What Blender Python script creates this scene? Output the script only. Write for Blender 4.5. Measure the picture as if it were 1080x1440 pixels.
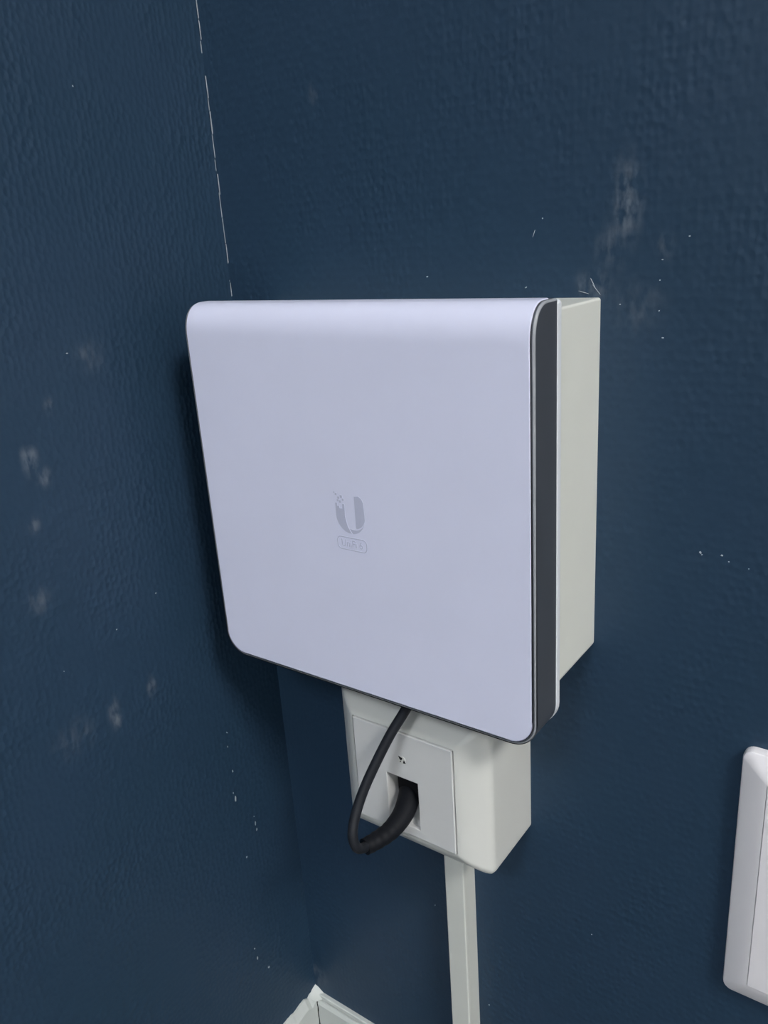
import bpy, bmesh, math, random
from mathutils import Vector, Euler
random.seed(7)
for o in list(bpy.data.objects): bpy.data.objects.remove(o)
S = bpy.context.scene
COL = S.collection

# ------------------------------------------------------------------ camera
F_PX = 1156.06
CAM_POS = Vector((0.14198, -0.3612, 0.03043))
CAM_ROT = Euler((1.23926, 0.06506, 0.62124), 'XYZ')
cd = bpy.data.cameras.new('camera'); cam = bpy.data.objects.new('camera', cd); COL.objects.link(cam)
cam.location = CAM_POS; cam.rotation_euler = CAM_ROT
cd.sensor_fit = 'VERTICAL'; cd.sensor_height = 24.0; cd.lens = F_PX / 1440 * 24.0
cd.clip_start = 0.01
S.camera = cam
_R = CAM_ROT.to_matrix()
def un(px, py, ax, val):
    """photo pixel -> point on the wall plane (ax = val)"""
    d = _R @ Vector(((px - 540) / F_PX, -(py - 720) / F_PX, -1))
    return CAM_POS + d * ((val - CAM_POS[ax]) / d[ax])

# ------------------------------------------------------------------ world, exposure
S.view_settings.view_transform = 'Standard'
S.view_settings.look = 'None'
S.view_settings.exposure = 0.0
S.view_settings.gamma = 1.0
S.view_settings.use_curve_mapping = False
wd = bpy.data.worlds.new('world'); S.world = wd; wd.use_nodes = True
wd.node_tree.nodes['Background'].inputs[0].default_value = (0.6, 0.7, 1.0, 1)
wd.node_tree.nodes['Background'].inputs[1].default_value = 0.0
# ceiling panels of the room: (x, y, width x, width y, strength, colour)
PANELS = [(0.40, -2.30, 0.6, 0.6, 33.0, (0.90, 0.95, 1.0)),
          (1.90, -1.00, 0.6, 0.6, 67.0, (1.0, 0.985, 0.95))]

# ------------------------------------------------------------------ dimensions (metres)
XC = -0.2325                       # room corner
ZF, ZCEIL = -0.655, 1.85           # floor, ceiling
XR, YF = 2.6, -3.2                 # far walls of the room
W, H = 0.200, 0.2007               # access point
D, D1 = 0.068, 0.0472              # its front and back distance from the wall

# ------------------------------------------------------------------ materials
def mat(name, col, rough=0.45, metal=0.0, spec=0.5, bump=None, coat=0.0):
    m = bpy.data.materials.new(name); m.use_nodes = True
    nt = m.node_tree; b = nt.nodes['Principled BSDF']
    b.inputs['Base Color'].default_value = (*col, 1)
    b.inputs['Roughness'].default_value = rough
    b.inputs['Metallic'].default_value = metal
    b.inputs['Specular IOR Level'].default_value = spec
    b.inputs['Coat Weight'].default_value = coat
    tc = nt.nodes.new('ShaderNodeTexCoord')
    # faint uneven tint so that no surface is perfectly flat in colour
    n = nt.nodes.new('ShaderNodeTexNoise'); n.inputs['Scale'].default_value = 25; n.inputs['Detail'].default_value = 3
    nt.links.new(tc.outputs['Object'], n.inputs['Vector'])
    hsv = nt.nodes.new('ShaderNodeHueSaturation'); hsv.inputs['Color'].default_value = (*col, 1)
    mr = nt.nodes.new('ShaderNodeMapRange'); mr.inputs['To Min'].default_value = 0.97; mr.inputs['To Max'].default_value = 1.03
    nt.links.new(n.outputs['Fac'], mr.inputs['Value']); nt.links.new(mr.outputs['Result'], hsv.inputs['Value'])
    nt.links.new(hsv.outputs['Color'], b.inputs['Base Color'])
    if bump:
        n2 = nt.nodes.new('ShaderNodeTexNoise'); n2.inputs['Scale'].default_value = bump[0]; n2.inputs['Detail'].default_value = 2
        nt.links.new(tc.outputs['Object'], n2.inputs['Vector'])
        bp = nt.nodes.new('ShaderNodeBump'); bp.inputs['Strength'].default_value = bump[1]; bp.inputs['Distance'].default_value = bump[2]
        nt.links.new(n2.outputs['Fac'], bp.inputs['Height']); nt.links.new(bp.outputs['Normal'], b.inputs['Normal'])
    return m

def wall_mat(name, axis, scuffs, relief=0.0012):
    """navy paint over embossed wallpaper; axis = the wall's normal axis; scuffs = (point, ru, rv, strength)"""
    m = bpy.data.materials.new(name); m.use_nodes = True
    nt = m.node_tree; L = nt.links; N = nt.nodes; b = N['Principled BSDF']
    b.inputs['Roughness'].default_value = 0.5
    b.inputs['Specular IOR Level'].default_value = 0.32
    tc = N.new('ShaderNodeTexCoord'); P = tc.outputs['Object']
    def mp(scale):
        k = N.new('ShaderNodeMapping'); k.inputs['Scale'].default_value = scale; L.new(P, k.inputs['Vector']); return k.outputs['Vector']
    def math_(op, a, c=None):
        k = N.new('ShaderNodeMath'); k.operation = op
        for i, v in enumerate((a, c)):
            if v is None: continue
            if hasattr(v, 'is_linked'): L.new(v, k.inputs[i])
            else: k.inputs[i].default_value = v
        return k.outputs[0]
    # embossed relief: small upright dents plus a coarser swell
    vo = N.new('ShaderNodeTexVoronoi'); vo.feature = 'SMOOTH_F1'; vo.inputs['Scale'].default_value = 1.0
    vo.inputs['Smoothness'].default_value = 0.5; vo.inputs['Randomness'].default_value = 0.6
    L.new(mp((300, 300, 230)), vo.inputs['Vector'])
    n1 = N.new('ShaderNodeTexNoise'); n1.inputs['Scale'].default_value = 1.0; n1.inputs['Detail'].default_value = 3
    L.new(mp((110, 110, 100)), n1.inputs['Vector'])
    n2 = N.new('ShaderNodeTexNoise'); n2.inputs['Scale'].default_value = 1.0; n2.inputs['Detail'].default_value = 2
    L.new(mp((22, 22, 14)), n2.inputs['Vector'])
    amp = N.new('ShaderNodeMapRange'); amp.inputs['From Min'].default_value = 0.35; amp.inputs['From Max'].default_value = 0.7
    amp.inputs['To Min'].default_value = 0.25; amp.inputs['To Max'].default_value = 1.0
    L.new(n2.outputs['Fac'], amp.inputs['Value'])
    h = math_('MULTIPLY', vo.outputs['Distance'], amp.outputs[0])
    h = math_('ADD', h, math_('MULTIPLY', n1.outputs['Fac'], 0.55))
    bp = N.new('ShaderNodeBump'); bp.inputs['Strength'].default_value = 0.6; bp.inputs['Distance'].default_value = relief
    L.new(h, bp.inputs['Height']); L.new(bp.outputs['Normal'], b.inputs['Normal'])
    # paint colour with slight cloudiness
    base = N.new('ShaderNodeMix'); base.data_type = 'RGBA'
    base.inputs['A'].default_value = (*NAVY_A, 1); base.inputs['B'].default_value = (*NAVY_B, 1)
    n3 = N.new('ShaderNodeTexNoise'); n3.inputs['Scale'].default_value = 9; n3.inputs['Detail'].default_value = 4
    L.new(P, n3.inputs['Vector']); L.new(n3.outputs['Fac'], base.inputs['Factor'])
    col = base.outputs['Result']
    # pale rubbed scuffs
    fine = N.new('ShaderNodeTexNoise'); fine.inputs['Scale'].default_value = 1.0; fine.inputs['Detail'].default_value = 5
    L.new(mp((230, 230, 110)), fine.inputs['Vector'])
    fr = N.new('ShaderNodeMapRange'); fr.inputs['From Min'].default_value = 0.42; fr.inputs['From Max'].default_value = 0.72
    L.new(fine.outputs['Fac'], fr.inputs['Value'])
    tot = None
    for (pt, ru, rv, st) in scuffs:
        mm = N.new('ShaderNodeMapping'); mm.vector_type = 'TEXTURE'
        mm.inputs['Location'].default_value = pt
        sc = [ru, ru, rv]; sc[axis] = 1.0; mm.inputs['Scale'].default_value = sc
        L.new(P, mm.inputs['Vector'])
        ln = N.new('ShaderNodeVectorMath'); ln.operation = 'LENGTH'; L.new(mm.outputs[0], ln.inputs[0])
        k = N.new('ShaderNodeMapRange'); k.interpolation_type = 'SMOOTHSTEP'
        k.inputs['From Min'].default_value = 0.0; k.inputs['From Max'].default_value = 1.0
        k.inputs['To Min'].default_value = st * .6; k.inputs['To Max'].default_value = 0.0
        L.new(ln.outputs['Value'], k.inputs['Value'])
        tot = k.outputs[0] if tot is None else math_('MAXIMUM', tot, k.outputs[0])
    if tot is not None:
        f = math_('MULTIPLY', tot, fr.outputs[0])
        mx = N.new('ShaderNodeMix'); mx.data_type = 'RGBA'; L.new(f, mx.inputs['Factor'])
        L.new(col, mx.inputs['A']); mx.inputs['B'].default_value = (0.45, 0.48, 0.52, 1); col = mx.outputs['Result']
    L.new(col, b.inputs['Base Color'])
    return m

NAVY_A = (0.015, 0.042, 0.077); NAVY_B = (0.022, 0.047, 0.090)
def Bk(px, py): return un(px, py, 1, 0.0)
def Lf(px, py): return un(px, py, 0, XC)
M_wall_back = wall_mat('navy_wallpaper_back', 1, [
    (Bk(882, 282), .010, .026, .55), (Bk(862, 345), .012, .016, .3), (Bk(835, 400), .012, .010, .45),
    (Bk(935, 345), .006, .008, .3), (Bk(895, 430), .018, .016, .18), (Bk(446, 1370), .016, .016, .35),
    (Bk(440, 130), .004, .008, .3)], 0.0008)
M_wall_left = wall_mat('navy_wallpaper_left', 0, [
    (Lf(42, 648), .007, .012, .55), (Lf(62, 672), .007, .008, .4), (Lf(70, 572), .005, .007, .45),
    (Lf(48, 738), .005, .007, .35), (Lf(162, 1005), .006, .016, .5), (Lf(213, 965), .005, .010, .45),
    (Lf(125, 500), .012, .012, .25), (Lf(105, 1040), .02, .016, .2), (Lf(55, 845), .01, .01, .3)])
M_wall = wall_mat('navy_wallpaper', 0, [])
M_white_wall = mat('white_ceiling_paint', (0.75, 0.75, 0.73), 0.8)
M_floor = mat('dark_grey_floor', (0.05, 0.05, 0.05), 0.6)
M_cover = mat('lavender_white_plastic', (0.735, 0.75, 0.93), 0.32, bump=(900, 0.05, 0.0002))
M_metal = mat('dark_grey_anodised_metal', (0.115, 0.125, 0.145), 0.42, 0.55)
M_groove = mat('painted_gap_shade', (0.012, 0.013, 0.016), 0.6)  # black colour stands in for the shade in the gap around the cover
M_plate = mat('cool_white_plastic', (0.74, 0.77, 0.82), 0.4)
M_cream = mat('cream_white_plastic', (0.76, 0.77, 0.72), 0.34)
M_box = mat('white_box_plastic', (0.65, 0.655, 0.63), 0.33)
M_insert = mat('white_insert_plastic', (0.64, 0.645, 0.65), 0.33)
M_trunk = mat('white_trunking_plastic', (0.64, 0.655, 0.62), 0.4)
M_outlet = mat('pinkish_white_plastic', (0.82, 0.795, 0.83), 0.33)
M_skirt = mat('white_skirting_paint', (0.53, 0.56, 0.55), 0.45, bump=(160, 0.25, 0.0006))
M_black = mat('black_rubber', (0.006, 0.007, 0.010), 0.55, spec=0.18)
M_sheath = mat('black_cable_sheath', (0.012, 0.014, 0.019), 0.45, spec=0.3)
M_logo = mat('grey_logo_print', (0.53, 0.55, 0.70), 0.3)
M_chip = mat('exposed_plaster', (0.42, 0.46, 0.50), 0.8)
M_edge = mat('aluminium_edge_painted_highlight', (0.33, 0.345, 0.375), 0.32, 0.0)  # bare aluminium chamfer, its highlight put into a paler non-metal colour
M_glyph = mat('black_print', (0.006, 0.006, 0.008), 0.7, spec=0.12)

# ------------------------------------------------------------------ helpers
def obj(name, bm, m, parent=None, smooth=False, ang=35):
    me = bpy.data.meshes.new(name)
    bmesh.ops.recalc_face_normals(bm, faces=bm.faces)
    bm.to_mesh(me); bm.free()
    o = bpy.data.objects.new(name, me); COL.objects.link(o)
    me.materials.append(m)
    if smooth:
        for p in me.polygons: p.use_smooth = True
        me.set_sharp_from_angle(angle=math.radians(ang))
        wn = o.modifiers.new('weighted_normal', 'WEIGHTED_NORMAL'); wn.keep_sharp = True; wn.weight = 100
    if parent is not None:
        o.parent = parent
        off = parent.location.copy(); q_ = parent.parent
        while q_ is not None: off += q_.location; q_ = q_.parent
        for v in me.vertices: v.co -= off
    return o
def thing(name, label, cat, loc, group=None):
    o = bpy.data.objects.new(name, None); COL.objects.link(o)
    o.location = loc; o.empty_display_size = 0.02
    o['label'] = label; o['category'] = cat
    if group: o['group'] = group
    return o
def structure(o, label, cat):
    o['kind'] = 'structure'; o['label'] = label; o['category'] = cat; return o
def box(bm, x0, x1, y0, y1, z0, z1):
    vs = [bm.verts.new((x, y, z)) for x in (x0, x1) for y in (y0, y1) for z in (z0, z1)]
    fs = [(0, 1, 3, 2), (4, 6, 7, 5), (0, 4, 5, 1), (2, 3, 7, 6), (0, 2, 6, 4), (1, 5, 7, 3)]
    return [bm.faces.new([vs[i] for i in f]) for f in fs]
def bevel_sharp(bm, w, seg=2, ang=40, test=None, clamp=True):
    bmesh.ops.recalc_face_normals(bm, faces=bm.faces)
    es = [e for e in bm.edges if len(e.link_faces) == 2 and e.calc_face_angle() > math.radians(ang) and (test is None or test(e))]
    return bmesh.ops.bevel(bm, geom=es, offset=w, segments=seg, profile=0.5, affect='EDGES', clamp_overlap=clamp)['faces']
def bbox(name, dims, m, parent, bev=0.001, seg=2):
    bm = bmesh.new(); box(bm, *dims)
    if bev: bevel_sharp(bm, bev, seg)
    return obj(name, bm, m, parent, smooth=True)
def rrect(x0, x1, z0, z1, r, n=8, top_r=None):
    """outline of a rounded rectangle in x/z, counter-clockwise; top_r = radius of the two top corners"""
    tr = r if top_r is None else top_r
    pts = []
    for cx, cz, rr, a0 in ((x0 + r, z0 + r, r, 180), (x1 - r, z0 + r, r, 270), (x1 - tr, z1 - tr, tr, 0), (x0 + tr, z1 - tr, tr, 90)):
        if rr < 1e-6: pts.append((cx, cz)); continue
        for i in range(n + 1):
            a = math.radians(a0 + 90 * i / n); pts.append((cx + rr * math.cos(a), cz + rr * math.sin(a)))
    return pts
def loft(rings, cap0=True, cap1=True):
    """rings: list of (outline, y)"""
    bm = bmesh.new(); R = []
    for pts, y in rings: R.append([bm.verts.new((x, y, z)) for x, z in pts])
    n = len(R[0])
    for a, b in zip(R[:-1], R[1:]):
        for i in range(n):
            j = (i + 1) % n; bm.faces.new((a[i], a[j], b[j], b[i]))
    if cap0: bm.faces.new(R[0])
    if cap1: bm.faces.new(R[-1])
    return bm
def sweep(path, radii, n=14, flat=None, caps=True):
    """tube along points; radii per point; flat = optional (per point) squash factor of the second axis"""
    bm = bmesh.new(); prev = None; rings = []
    T = []
    for i in range(len(path)):
        T.append((path[min(i + 1, len(path) - 1)] - path[max(i - 1, 0)]).normalized())
    u = T[0].orthogonal().normalized()
    if abs(T[0].x) < .95: u = (Vector((1, 0, 0)) - T[0] * T[0].x).normalized()
    for p, t, r, k in zip(path, T, radii, flat or [1] * len(path)):
        u = (u - t * u.dot(t)).normalized(); v = t.cross(u)
        rings.append([bm.verts.new(p + u * math.cos(2 * math.pi * j / n) * r + v * math.sin(2 * math.pi * j / n) * r * k) for j in range(n)])
    for a, b in zip(rings[:-1], rings[1:]):
        for j in range(n): bm.faces.new((a[j], a[(j + 1) % n], b[(j + 1) % n], b[j]))
    if caps: bm.faces.new(rings[0]); bm.faces.new(rings[-1])
    return bm
def spline(P, k=8):
    out = []
    Q = [P[0] * 2 - P[1]] + P + [P[-1] * 2 - P[-2]]
    for i in range(1, len(Q) - 2):
        a, b, c, d = Q[i - 1:i + 3]
        for s in range(k):
            t = s / k
            out.append(0.5 * ((2 * b) + (c - a) * t + (2 * a - 5 * b + 4 * c - d) * t * t + (3 * b - a - 3 * c + d) * t ** 3))
    out.append(P[-1].copy()); return out

# ------------------------------------------------------------------ the room
def slab(name, dims, m, label, cat):
    bm = bmesh.new(); box(bm, *dims); return structure(obj(name, bm, m), label, cat)
wall_back = slab('wall_back', (XC - .1, XR + .1, 0, .1, ZF - .1, ZCEIL + .1), M_wall_back, 'navy painted wall with embossed paper behind the white device', 'wall')
wall_left = slab('wall_left', (XC - .1, XC, YF - .1, 0, ZF - .1, ZCEIL + .1), M_wall_left, 'navy painted side wall meeting the device wall in a corner', 'wall')
slab('wall_right', (XR, XR + .1, YF - .1, 0, ZF - .1, ZCEIL + .1), M_white_wall, 'plain white wall on the far side of the room', 'wall')
slab('wall_front', (XC, XR, YF - .1, YF, ZF - .1, ZCEIL + .1), M_white_wall, 'plain white wall facing the device wall', 'wall')
slab('floor', (XC, XR, YF, 0, ZF - .1, ZF), M_floor, 'dark grey floor of the room', 'floor')
slab('ceiling', (XC, XR, YF, 0, ZCEIL, ZCEIL + .1), M_white_wall, 'white ceiling of the room', 'ceiling')

def ceiling_light(x, y, wx, wy, strength, col, label):
    t = thing('ceiling_light', label, 'ceiling light', (x, y, ZCEIL - .02))
    bm = bmesh.new()
    for d in ((-wx/2 - .02, wx/2 + .02, -wy/2 - .02, -wy/2), (-wx/2 - .02, wx/2 + .02, wy/2, wy/2 + .02),
              (-wx/2 - .02, -wx/2, -wy/2, wy/2), (wx/2, wx/2 + .02, -wy/2, wy/2)):
        box(bm, x + d[0], x + d[1], y + d[2], y + d[3], ZCEIL - .022, ZCEIL + .001)
    obj('frame', bm, M_white_wall, t)
    m = bpy.data.materials.new('lit_diffuser'); m.use_nodes = True
    b = m.node_tree.nodes['Principled BSDF']
    b.inputs['Base Color'].default_value = (.8, .8, .8, 1)
    b.inputs['Emission Color'].default_value = (*col, 1); b.inputs['Emission Strength'].default_value = strength
    bm = bmesh.new(); box(bm, x - wx/2, x + wx/2, y - wy/2, y + wy/2, ZCEIL - .014, ZCEIL - .006)
    obj('diffuser', bm, m, t)
for i, p in enumerate(PANELS):
    ceiling_light(*p, ('square ceiling panel light with cooler glow out in front of the device' if i == 0 else 'square ceiling panel light farther along the device wall'))

# pale broken line where the two walls' paint does not meet
bm = bmesh.new(); z = -0.002
while z < 0.30:
    ln = random.uniform(.004, .016); w = random.uniform(.0002, .0006); off = random.uniform(-.0003, .0006)
    a = [(XC + .0001 + off + random.uniform(-.0002, .0002), -.00035, z), (XC + off + w, -.00035, z + random.uniform(0, .001)),
         (XC + off + w * random.uniform(.4, 1.2), -.00035, z + ln), (XC + .0001 + off, -.00035, z + ln + random.uniform(0, .002))]
    b_ = [(x, -.00002, zz) for x, y, zz in a]
    va = [bm.verts.new(c) for c in a]; vb = [bm.verts.new(c) for c in b_]
    bm.faces.new(va)
    for i in range(4): bm.faces.new((va[i], va[(i + 1) % 4], vb[(i + 1) % 4], vb[i]))
    z += ln + (random.uniform(.0, .002) if random.random() < .7 else random.uniform(.004, .012))
obj('paint_gap', bm, M_chip, wall_back)

# small chips in the paint
def chip(pt, axis, wu, wv, parent, tilt=0.0, n=7):
    bm = bmesh.new(); ring = []; top = []
    for i in range(n):
        a = 2 * math.pi * i / n; k = random.uniform(.6, 1.15)
        u = math.cos(a) * wu * k; v = math.sin(a) * wv * k
        u, v = u * math.cos(tilt) - v * math.sin(tilt), u * math.sin(tilt) + v * math.cos(tilt)
        for lst, h in ((ring, -.0001), (top, .00025)):
            lst.append(bm.verts.new((pt.x + u, -h, pt.z + v) if axis == 1 else (XC + h, pt.y - u, pt.z + v)))
    bm.faces.new(top)
    for i in range(n): bm.faces.new((ring[i], ring[(i + 1) % n], top[(i + 1) % n], top[i]))
    obj('paint_chip', bm, M_chip, parent)
for px, py, wu, wv, tl in ((331, 1123, .0009, .0024, 0), (328, 1115, .0004, .0008, 0), (359, 1158, .0004, .0025, .12), (361, 1166, .0007, .0014, .1),
                           (357, 1148, .0003, .0005, 0), (347, 1205, .0008, .0011, 0), (320, 1050, .0005, .0008, 0), (319, 1030, .0004, .0012, -.6),
                           (358, 1334, .0006, .0008, 0), (362, 1347, .0006, .0017, .1), (378, 1360, .0008, .0012, 0), (327, 1084, .0005, .0012, 0),
                           (102, 121, .0005, .0005, 0), (94, 497, .0006, .0005, 0), (219, 834, .0006, .0005, 0), (164, 885, .0005, .0004, 0), (90, 944, .0004, .0004, 0)):
    chip(Lf(px, py), 0, wu * .9, wv * .9, wall_left, tl)
for px, py, wu, wv, tl in ((985, 777, .0006, .0006, 0), (987, 780, .0004, .0003, 0), (1015, 781, .0005, .0004, 0), (1025, 790, .0003, .0003, 0), (1053, 800, .0004, .0003, 0),
                           (872, 428, .0004, .0003, 0), (927, 437, .0004, .0003, 0), (932, 475, .0005, .0003, 0), (970, 332, .0004, .0003, 0), (932, 365, .0005, .0003, 0),
                           (928, 394, .0003, .0003, 0), (740, 404, .0006, .0003, .4), (763, 307, .0003, .0004, 0), (751, 328, 00.00011, .0022, -.35), (838, 406, 00.00011, .0034, .7),
                           (834, 398, 00.00011, .0028, .5), (821, 411, 00.00011, .0026, 1.3), (601, 389, .0006, .0003, .2), (832, 1314, .0003, .0003, 0), (688, 1413, .0005, .0005, 0), (612, 1273, .0004, .0007, 0)):
    chip(Bk(px, py), 1, wu, wv, wall_back, tl)

# ------------------------------------------------------------------ skirting boards
ZS = -0.5545
def skirting_profile(bm, pts, to3d, l0, l1):
    a = [bm.verts.new(to3d(l0, d, z)) for d, z in pts]; b = [bm.verts.new(to3d(l1, d, z)) for d, z in pts]
    n = len(pts)
    for i in range(n): bm.faces.new((a[i], a[(i + 1) % n], b[(i + 1) % n], b[i]))
    bm.faces.new(a); bm.faces.new(b)
bm = bmesh.new()
skirting_profile(bm, [(0, ZF), (0, ZS), (.0026, ZS), (.0034, ZS - .0006), (.0036, ZS - .0035), (.0008, ZS - .0038), (.0008, ZS - .0056), (.0036, ZS - .0060), (.0052, ZS - .009), (.0052, ZF)],
                 lambda l, d, z: (l, -d, z), XC, XR)
bb = structure(obj('baseboard_back', bm, M_skirt), 'white skirting with a grooved lip along the device wall', 'baseboard')
bm = bmesh.new()      # the one on the left wall: top edge cut raggedly by the paint
prev = None; N_ = 160; y = 0.0; rows = []
for i in range(N_ + 1):
    y = -0.0052 * 0 - 0.35 * i / N_
    zt = ZS + .0015 + random.uniform(-.0012, .0012) + .0012 * math.sin(i * .9)
    if i < 2: zt = ZS + .0032
    rows.append([bm.verts.new(v) for v in ((XC, y, ZF), (XC, y, zt), (XC + .0012, y, zt - .0002), (XC + .003, y, zt - .004), (XC + .005, y, zt - .008), (XC + .005, y, ZF))])
rows.append([bm.verts.new((XC + d, YF, zz)) for d, zz in ((0, ZF), (0, ZS), (.0012, ZS), (.003, ZS - .004), (.005, ZS - .008), (.005, ZF))])
for a, b in zip(rows[:-1], rows[1:]):
    for i in range(6): bm.faces.new((a[i], a[(i + 1) % 6], b[(i + 1) % 6], b[i]))
bm.faces.new(rows[0]); bm.faces.new(rows[-1])
bl_ = structure(obj('baseboard_left', bm, M_skirt), 'white skirting with ragged paint edge along the side wall', 'baseboard')
# filler blob and dark joint in the corner
bm = bmesh.new()
c = Vector((XC, 0, ZS))
ring = [(0, -.0002, .0042), (.0030, -.0002, .0036), (.0085, -.0002, .0002), (.0105, -.003, -.0022), (.005, -.0064, -.0058), (.0015, -.0105, .0006), (.0002, -.0050, .0030)]
ctr = bm.verts.new(c + Vector((.0040, -.0040, .0002)))
vs = [bm.verts.new(c + Vector(r)) for r in ring]
bk = bm.verts.new(c + Vector((-.0005, .0005, -.004)))
for i in range(len(vs)):
    bm.faces.new((ctr, vs[i], vs[(i + 1) % len(vs)])); bm.faces.new((bk, vs[(i + 1) % len(vs)], vs[i]))
obj('corner_filler', bm, M_skirt, bb, smooth=True, ang=80)
bm = bmesh.new()
pts = [Vector((XC + .0051 + random.uniform(-.0002, .0003), -.0053 + random.uniform(-.0002, .0002), ZS - .0055 - .0945 * i / 30)) for i in range(31)]
obj('corner_joint', sweep(pts, [random.uniform(.0003, .0006) for _ in pts], 6), M_glyph, bb)

# ------------------------------------------------------------------ access point and its mounting box
mount = thing('mounting_box', 'deep cream surface-mount box between the navy wall and the white access point', 'mounting box', (-W / 2, 0, -.18))
bm = loft([(rrect(-W + .001, -.0006, -.1789, -.0046, .0032, 5, .0012), .0), (rrect(-W + .001, -.0004, -.1789, -.0042, .0032, 5, .0012), -.0445)])
obj('body', bm, M_cream, mount, smooth=True)

ap = thing('access_point', 'square white wireless access point with dark grey metal rim and grey logo', 'access point', (-W / 2, -D1, -H))
def wrapped(x0, x1, z0, z1, r, yb, yf, R, n=16, tr=0.0):
    rings = [(rrect(x0, x1, z0, z1, r, 10, tr), yb)]
    Rz, ex = R * 1.3, 2 / 2.35                     # softly flattening curve over the top edge
    for i in range(n + 1):
        a = math.pi / 2 * i / n
        rings.append((rrect(x0, x1, z0, z1 - Rz + Rz * math.cos(a) ** ex if i < n else z1 - Rz, r, 10, tr), yf + R - R * math.sin(a) ** ex))
    return rings
bm = loft(wrapped(-W, 0, -H, 0, .0135, -D1, -D, .0125))
for f in bevel_sharp(bm, .0010, 3, 45, lambda e: sum(v.co.y for v in e.verts) / 2 < -D1 - .0005, clamp=False): f.material_index = 1
rim = obj('rim', bm, M_metal, ap, smooth=True)
rim.data.materials.append(M_edge)
IN = .0019
bm = loft(wrapped(-W + IN - .0004, -IN + .0004, -H + IN - .0004, -.0003, .0125, -D1 - .004, -D - .0001, .0125))
obj('gap_shade', bm, M_groove, ap, smooth=True)  # dark layer added as the shaded gap between rim and cover
bm = loft(wrapped(-W + IN, -IN, -H + IN, .0005, .0121, -D1 - .0035, -D - .0007, .0131))
bevel_sharp(bm, .0006, 2, 45, clamp=False)
cover = obj('front_cover', bm, M_cover, ap, smooth=True)
bm = loft([(rrect(-W, .0004, -H, -.0006, .0135, 10, .002), -.0435), (rrect(-W, .0004, -H, -.0006, .0135, 10, .002), -D1 - .0002)])
bevel_sharp(bm, .0006, 2)
obj('back_plate', bm, M_plate, ap, smooth=True)

# logo: a U with small squares breaking away at its left tip, a capsule with lettering below
YL = -D - .0007
def flat(name, polys, m, parent, y0, th=.00012):
    bm = bmesh.new()
    for poly in polys:
        a = [bm.verts.new((x, y0 - th, z)) for x, z in poly]; b = [bm.verts.new((x, y0 + th, z)) for x, z in poly]
        bm.faces.new(a)
        for i in range(len(a)): bm.faces.new((a[i], a[(i + 1) % len(a)], b[(i + 1) % len(a)], b[i]))
    return obj(name, bm, m, parent)
lx0, lx1, lzt, lzb = -.1068, -.0893, -.0895, -.1097     # outer bounds of the U
cxu = (lx0 + lx1) / 2; ro = (lx1 - lx0) / 2; sw = .0056
zc = lzb + ro * 1.02
def arc(r, a0, a1, n=14, sx=1.0, cz=zc, cx=cxu): return [(cx + r * sx * math.cos(math.radians(a0 + (a1 - a0) * i / n)), cz + r * math.sin(math.radians(a0 + (a1 - a0) * i / n))) for i in range(n + 1)]
ri = ro - sw
left = [(lx0, zc + .0064), (lx0 + .0011, zc + .0064), (lx0 + .0011, zc + .0048), (lx0 + .0024, zc + .0048), (lx0 + .0024, zc + .0038), (lx0 + .0042, zc + .0038), (lx0 + .0042, zc + .0062), (lx0 + sw, zc + .0062)]
left_poly = left + [(lx0 + sw, zc - .0005)] + [(cxu - .0020, zc - .0052)] + [(cxu + .0002, lzb + .0003)] + arc(ro, 262, 180, 12)
def bez(A, C, B, t): return tuple(A[i] * (1 - t) ** 2 + 2 * C[i] * t * (1 - t) + B[i] * t * t for i in (0, 1))
gA, gC, gB = (cxu - .0012, zc - .0054), (cxu + .0066, zc - .0072), (lx1, zc - .0008)
cut = [bez(gA, gC, gB, i / 14) for i in range(15)]
stem_cut = [p for p in cut if p[0] > lx1 - sw + .0002]
right_poly = [(lx1, zc + .002), (lx1 - .0002, lzt - .0030), (lx1 - .0012, lzt - .0010), (lx1 - .0030, lzt), (lx1 - sw, lzt - .0004), (lx1 - sw, stem_cut[0][1] + .0002)] + stem_cut
bowl = [(x, z - .0007) for x, z in cut] + arc(ro, 343, 276, 12)
flat('logo_letter', [left_poly, right_poly, bowl], M_logo, cover, YL)
sq = []
for dx, dz, s in ((.0002, .0102, .0009), (.0016, .0084, .0010), (.0032, .0092, .0011), (.0024, .0066, .0010), (.0044, .0078, .0009), (.0012, .0072, .0008), (-.0006, .0112, .0006)):
    x, z = lx0 + dx, zc + dz; s *= 1.3
    sq.append([(x, z), (x + s, z), (x + s, z + s), (x, z + s)])
flat('logo_pixels', sq, M_logo, cover, YL)
tx0, tx1, tz0, tz1 = -.1076, -.0890, -.1186, -.1116
po = rrect(tx0, tx1, tz0, tz1, .0026, 6); pi_ = rrect(tx0 + .0005, tx1 - .0005, tz0 + .0005, tz1 - .0005, .0021, 6)
flat('logo_frame', [[po[i], po[(i + 1) % len(po)], pi_[(i + 1) % len(po)], pi_[i]] for i in range(len(po))], M_logo, cover, YL)
def text_mesh(name, body, size, cx, cz, y, m, parent, sx=1.0):
    cu = bpy.data.curves.new('t', 'FONT'); cu.body = body; cu.size = size; cu.align_x = 'CENTER'; cu.align_y = 'CENTER'; cu.extrude = .00012; cu.resolution_u = 3
    to = bpy.data.objects.new('t', cu); COL.objects.link(to)
    bpy.context.view_layer.update()
    me = bpy.data.meshes.new_from_object(to.evaluated_get(bpy.context.evaluated_depsgraph_get()))
    bpy.data.objects.remove(to); me.name = name
    for v in me.vertices: v.co = Vector((cx + v.co.x * sx, y - v.co.z, cz + v.co.y))
    me.materials.clear(); me.materials.append(m)
    o = bpy.data.objects.new(name, me); COL.objects.link(o); o.parent = parent
    off = parent.location + parent.parent.location
    for v in me.vertices: v.co -= off
    return o
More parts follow.
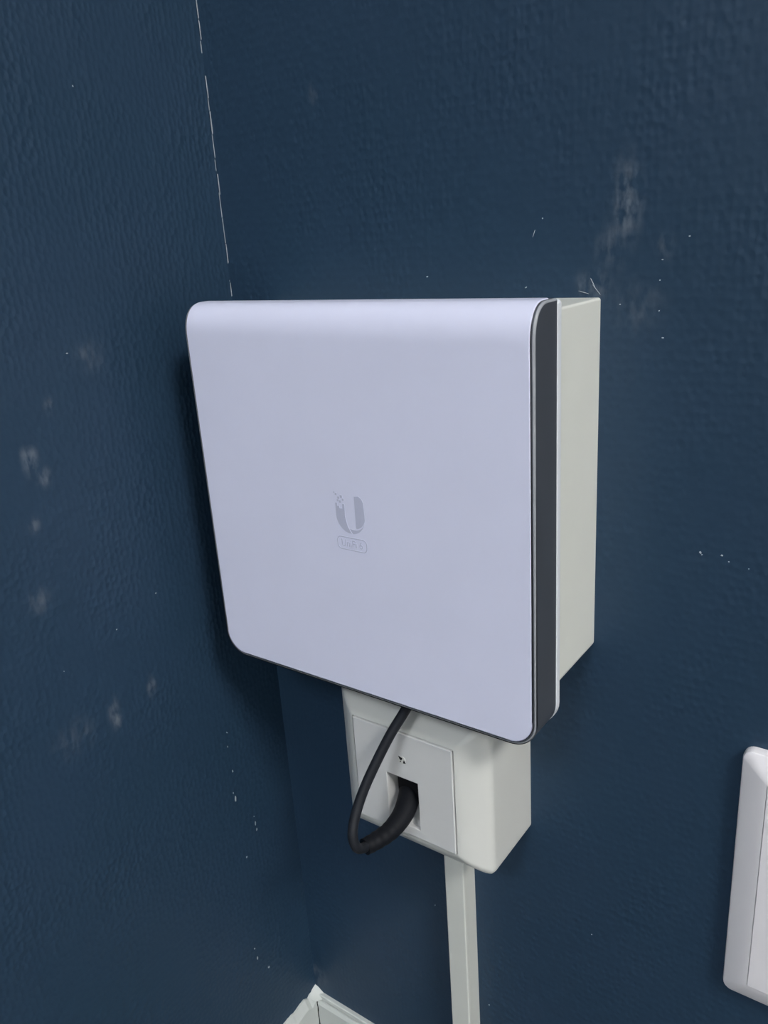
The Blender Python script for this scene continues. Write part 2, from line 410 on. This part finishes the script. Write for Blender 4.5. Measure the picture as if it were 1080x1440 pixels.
lt = text_mesh('logo_text', 'UniFi 6', .0054, (tx0 + tx1) / 2, (tz0 + tz1) / 2, YL, M_logo, cover, .86)

# ------------------------------------------------------------------ data socket box under it
def pillow(x0, x1, z0, z1, e, rise, m, r, inner_drop=.003, n=10, edge=.0022, power=1.5):
    rings = [(rrect(x0, x1, z0, z1, r, 6), 0.0), (rrect(x0, x1, z0, z1, r, 6), -(e - edge))]
    # rounded shoulder then the gently domed slope
    for i in range(1, n + 1):
        t = i / n
        ins = m * t
        y = e + rise * (1 - (1 - t) ** power)
        if i == 1: rings.append((rrect(x0 + .0005, x1 - .0005, z0 + .0005, z1 - .0005, max(r - .0005, .0005), 6), -(e + .0001)))
        rings.append((rrect(x0 + ins, x1 - ins, z0 + ins, z1 - ins, max(r * (1 - t) + .0012 * t, .0006), 6), -y))
    last = rings[-1]
    rings.append((last[0], -(e + rise - inner_drop)))
    return loft(rings, cap0=True, cap1=True)
SX, SZ, SH, SHZ, SM = -.0861, -.2596, .0331, .0336, .0162
e_, p_ = .0443, .0560
sock = thing('data_socket', 'white domed data socket box under the access point with cable plugged in', 'socket', (SX, 0, SZ - SHZ - SM))
# ring-shaped body, open behind the insert
x0, x1, z0, z1 = SX - SH - SM, SX + SH + SM, SZ - SHZ - SM, SZ + SHZ + SM
bm = pillow(x0, x1, z0, z1, e_, p_ - e_, SM, .0045, inner_drop=.022)
obj('body', bm, M_box, sock, smooth=True, ang=32)
# insert plate with a square opening
hx0, hx1, hz0, hz1 = -.0970, -.0764, -.2866, -.2556
g = .0007
def plate_with_hole(ox0, ox1, oz0, oz1, y_front, y_back, hole):
    bm = bmesh.new()
    h0, h1, k0, k1 = hole
    def ringv(y, a, b, c, d): return [bm.verts.new(v) for v in ((a, y, c), (b, y, c), (b, y, d), (a, y, d))]
    of = ringv(y_front, ox0, ox1, oz0, oz1); hf = ringv(y_front, h0, h1, k0, k1)
    ob = ringv(y_back, ox0, ox1, oz0, oz1); hb = ringv(y_back, h0, h1, k0, k1)
    for i in range(4):
        j = (i + 1) % 4
        bm.faces.new((of[i], of[j], hf[j], hf[i])); bm.faces.new((ob[i], hb[i], hb[j], ob[j]))
        bm.faces.new((of[i], ob[i], ob[j], of[j])); bm.faces.new((hf[i], hf[j], hb[j], hb[i]))
    bevel_sharp(bm, .0005, 2, 60, lambda e: all(abs(v.co.y - y_front) < 1e-6 for v in e.verts))
    return bm
YP = -(p_ + .0009)
bm = plate_with_hole(SX - SH + g, SX + SH - g, SZ - SHZ + g, SZ + SHZ - g, YP, YP + .003, (hx0, hx1, hz0, hz1))
plate = obj('insert_plate', bm, M_insert, sock, smooth=True)
# recess behind the opening: walls, back and a sloping lower ledge
bm = bmesh.new()
yb = -.0400
def q(*vs): bm.faces.new([bm.verts.new(v) for v in vs])
ya = YP + .0028
q((hx0, ya, hz0), (hx0, ya, hz1), (hx0, yb, hz1), (hx0, yb, hz0 + .019))
q((hx1, ya, hz0), (hx1, ya, hz1), (hx1, yb, hz1), (hx1, yb, hz0 + .019))
q((hx0, ya, hz1), (hx1, ya, hz1), (hx1, yb, hz1), (hx0, yb, hz1))
q((hx0, ya, hz0), (hx1, ya, hz0), (hx1, yb, hz0 + .019), (hx0, yb, hz0 + .019))
q((hx0, yb, hz0 + .019), (hx1, yb, hz0 + .019), (hx1, yb, hz1), (hx0, yb, hz1))
rec = obj('recess', bm, M_insert, sock)
bm = bmesh.new(); box(bm, hx0 + .0036, hx1 - .0002, -.0520, -.0402, hz0 + .0150, hz1 - .0002)
bevel_sharp(bm, .0004, 1)
obj('jack', bm, M_glyph, sock)
# printed round symbol above the opening
sxm, szm = SX + .0003, -.2437
bm = bmesh.new()
ring = rrect(sxm - .0026, sxm + .0026, szm - .0026, szm + .0026, .00259, 6)
a = [bm.verts.new((x, YP - .00015, z)) for x, z in ring]; b = [bm.verts.new((x, YP + .0004, z)) for x, z in ring]
bm.faces.new(a)
for i in range(len(a)): bm.faces.new((a[i], a[(i + 1) % len(a)], b[(i + 1) % len(a)], b[i]))
sym = obj('symbol_disc', bm, M_box, plate)
K = 1.35
flat('symbol_mark', [[(sxm + x * K, szm + z * K) for x, z in g_] for g_ in (
    [(-.0015, .0017), (.0004, .0012), (.0003, .0006), (-.0003, -.0001), (-.0010, .0005)],
    [(-.0010, -.0006), (-.0002, -.0003), (-.0006, -.0010)],
    [(.0011, .0005), (.0019, -.0009), (.0006, -.0011)])], M_glyph, plate, YP - .0002)

# ------------------------------------------------------------------ network cable
cable = thing('network_cable', 'black network cable looping from the access point into the data socket', 'cable', (-.1, -.08, -.30))
boot_px = [(578, 1104, -.0450), (575, 1122, -.053), (566, 1146, -.063), (550, 1167, -.0735), (531, 1181, -.083), (513, 1191, -.091)]
bp_ = spline([un(a, b, 1, y) for a, b, y in boot_px], 8)
n = len(bp_)
rad = []; fl = []
for i in range(n):
    t = i / (n - 1)
    r = .0068 * (1 - t) ** 1.2 + .0047 * (1 - (1 - t) ** 1.2)
    if t > .55 and (i // 2) % 2: r *= .96                    # shallow strain-relief ribs
    rad.append(r); fl.append(.92)
boot = obj('plug_boot', sweep(bp_, rad, 18, fl), M_black, cable, smooth=True, ang=50)
cord_px = [(520, 1187, -.0885), (509, 1193, -.0945), (501, 1191, -.0985), (496, 1176, -.0985), (499, 1150, -.094), (511, 1112, -.086), (529, 1072, -.0775), (549, 1033, -.069), (568, 1002, -.0625)]
cp = [un(a, b, 1, y) for a, b, y in cord_px]
cp += [cp[-1] + Vector((.004, .0025, .009)), cp[-1] + Vector((.006, .004, .020))]
cp = spline(cp, 8)
obj('cord', sweep(cp, [.0027] * len(cp), 14), M_sheath, cable, smooth=True, ang=60)

# ------------------------------------------------------------------ trunking
XT, WT, DT = -.0761, .0140, .01455
tr = thing('cable_trunking', 'narrow white cable trunking running down the wall from the data socket', 'trunking', (XT - WT / 2, 0, ZS))
bbox('base', (XT - WT + .0006, XT - .0004, -.0118, 0, ZS - .001, z0 + .004), M_trunk, tr, .0003, 1)
bm = bmesh.new(); box(bm, XT - WT, XT, -DT, -.0100, ZS - .0005, z0 + .004)
bevel_sharp(bm, .0010, 3, test=lambda e: abs(e.verts[0].co.z - e.verts[1].co.z) > .05)
obj('lid', bm, M_trunk, tr, smooth=True)

# ------------------------------------------------------------------ faceplate on the right
ox0, ox1, oz0, oz1 = .0752, .1572, -.3582, -.2108
fp = thing('wall_faceplate', 'tall white faceplate with sloping edges beside the trunking on the wall', 'faceplate', ((ox0 + ox1) / 2, 0, oz0))
bm = pillow(ox0, ox1, oz0, oz1, .0045, .0046, .0125, .005, inner_drop=.0010, edge=.0012, power=1.25)
obj('body', bm, M_outlet, fp, smooth=True, ang=30)
bm = bmesh.new(); box(bm, ox0 + .0126, ox1 - .0126, -.0094, -.0060, oz0 + .0126, oz1 - .0126)
bevel_sharp(bm, .0006, 2)
obj('centre_panel', bm, M_outlet, fp, smooth=True)
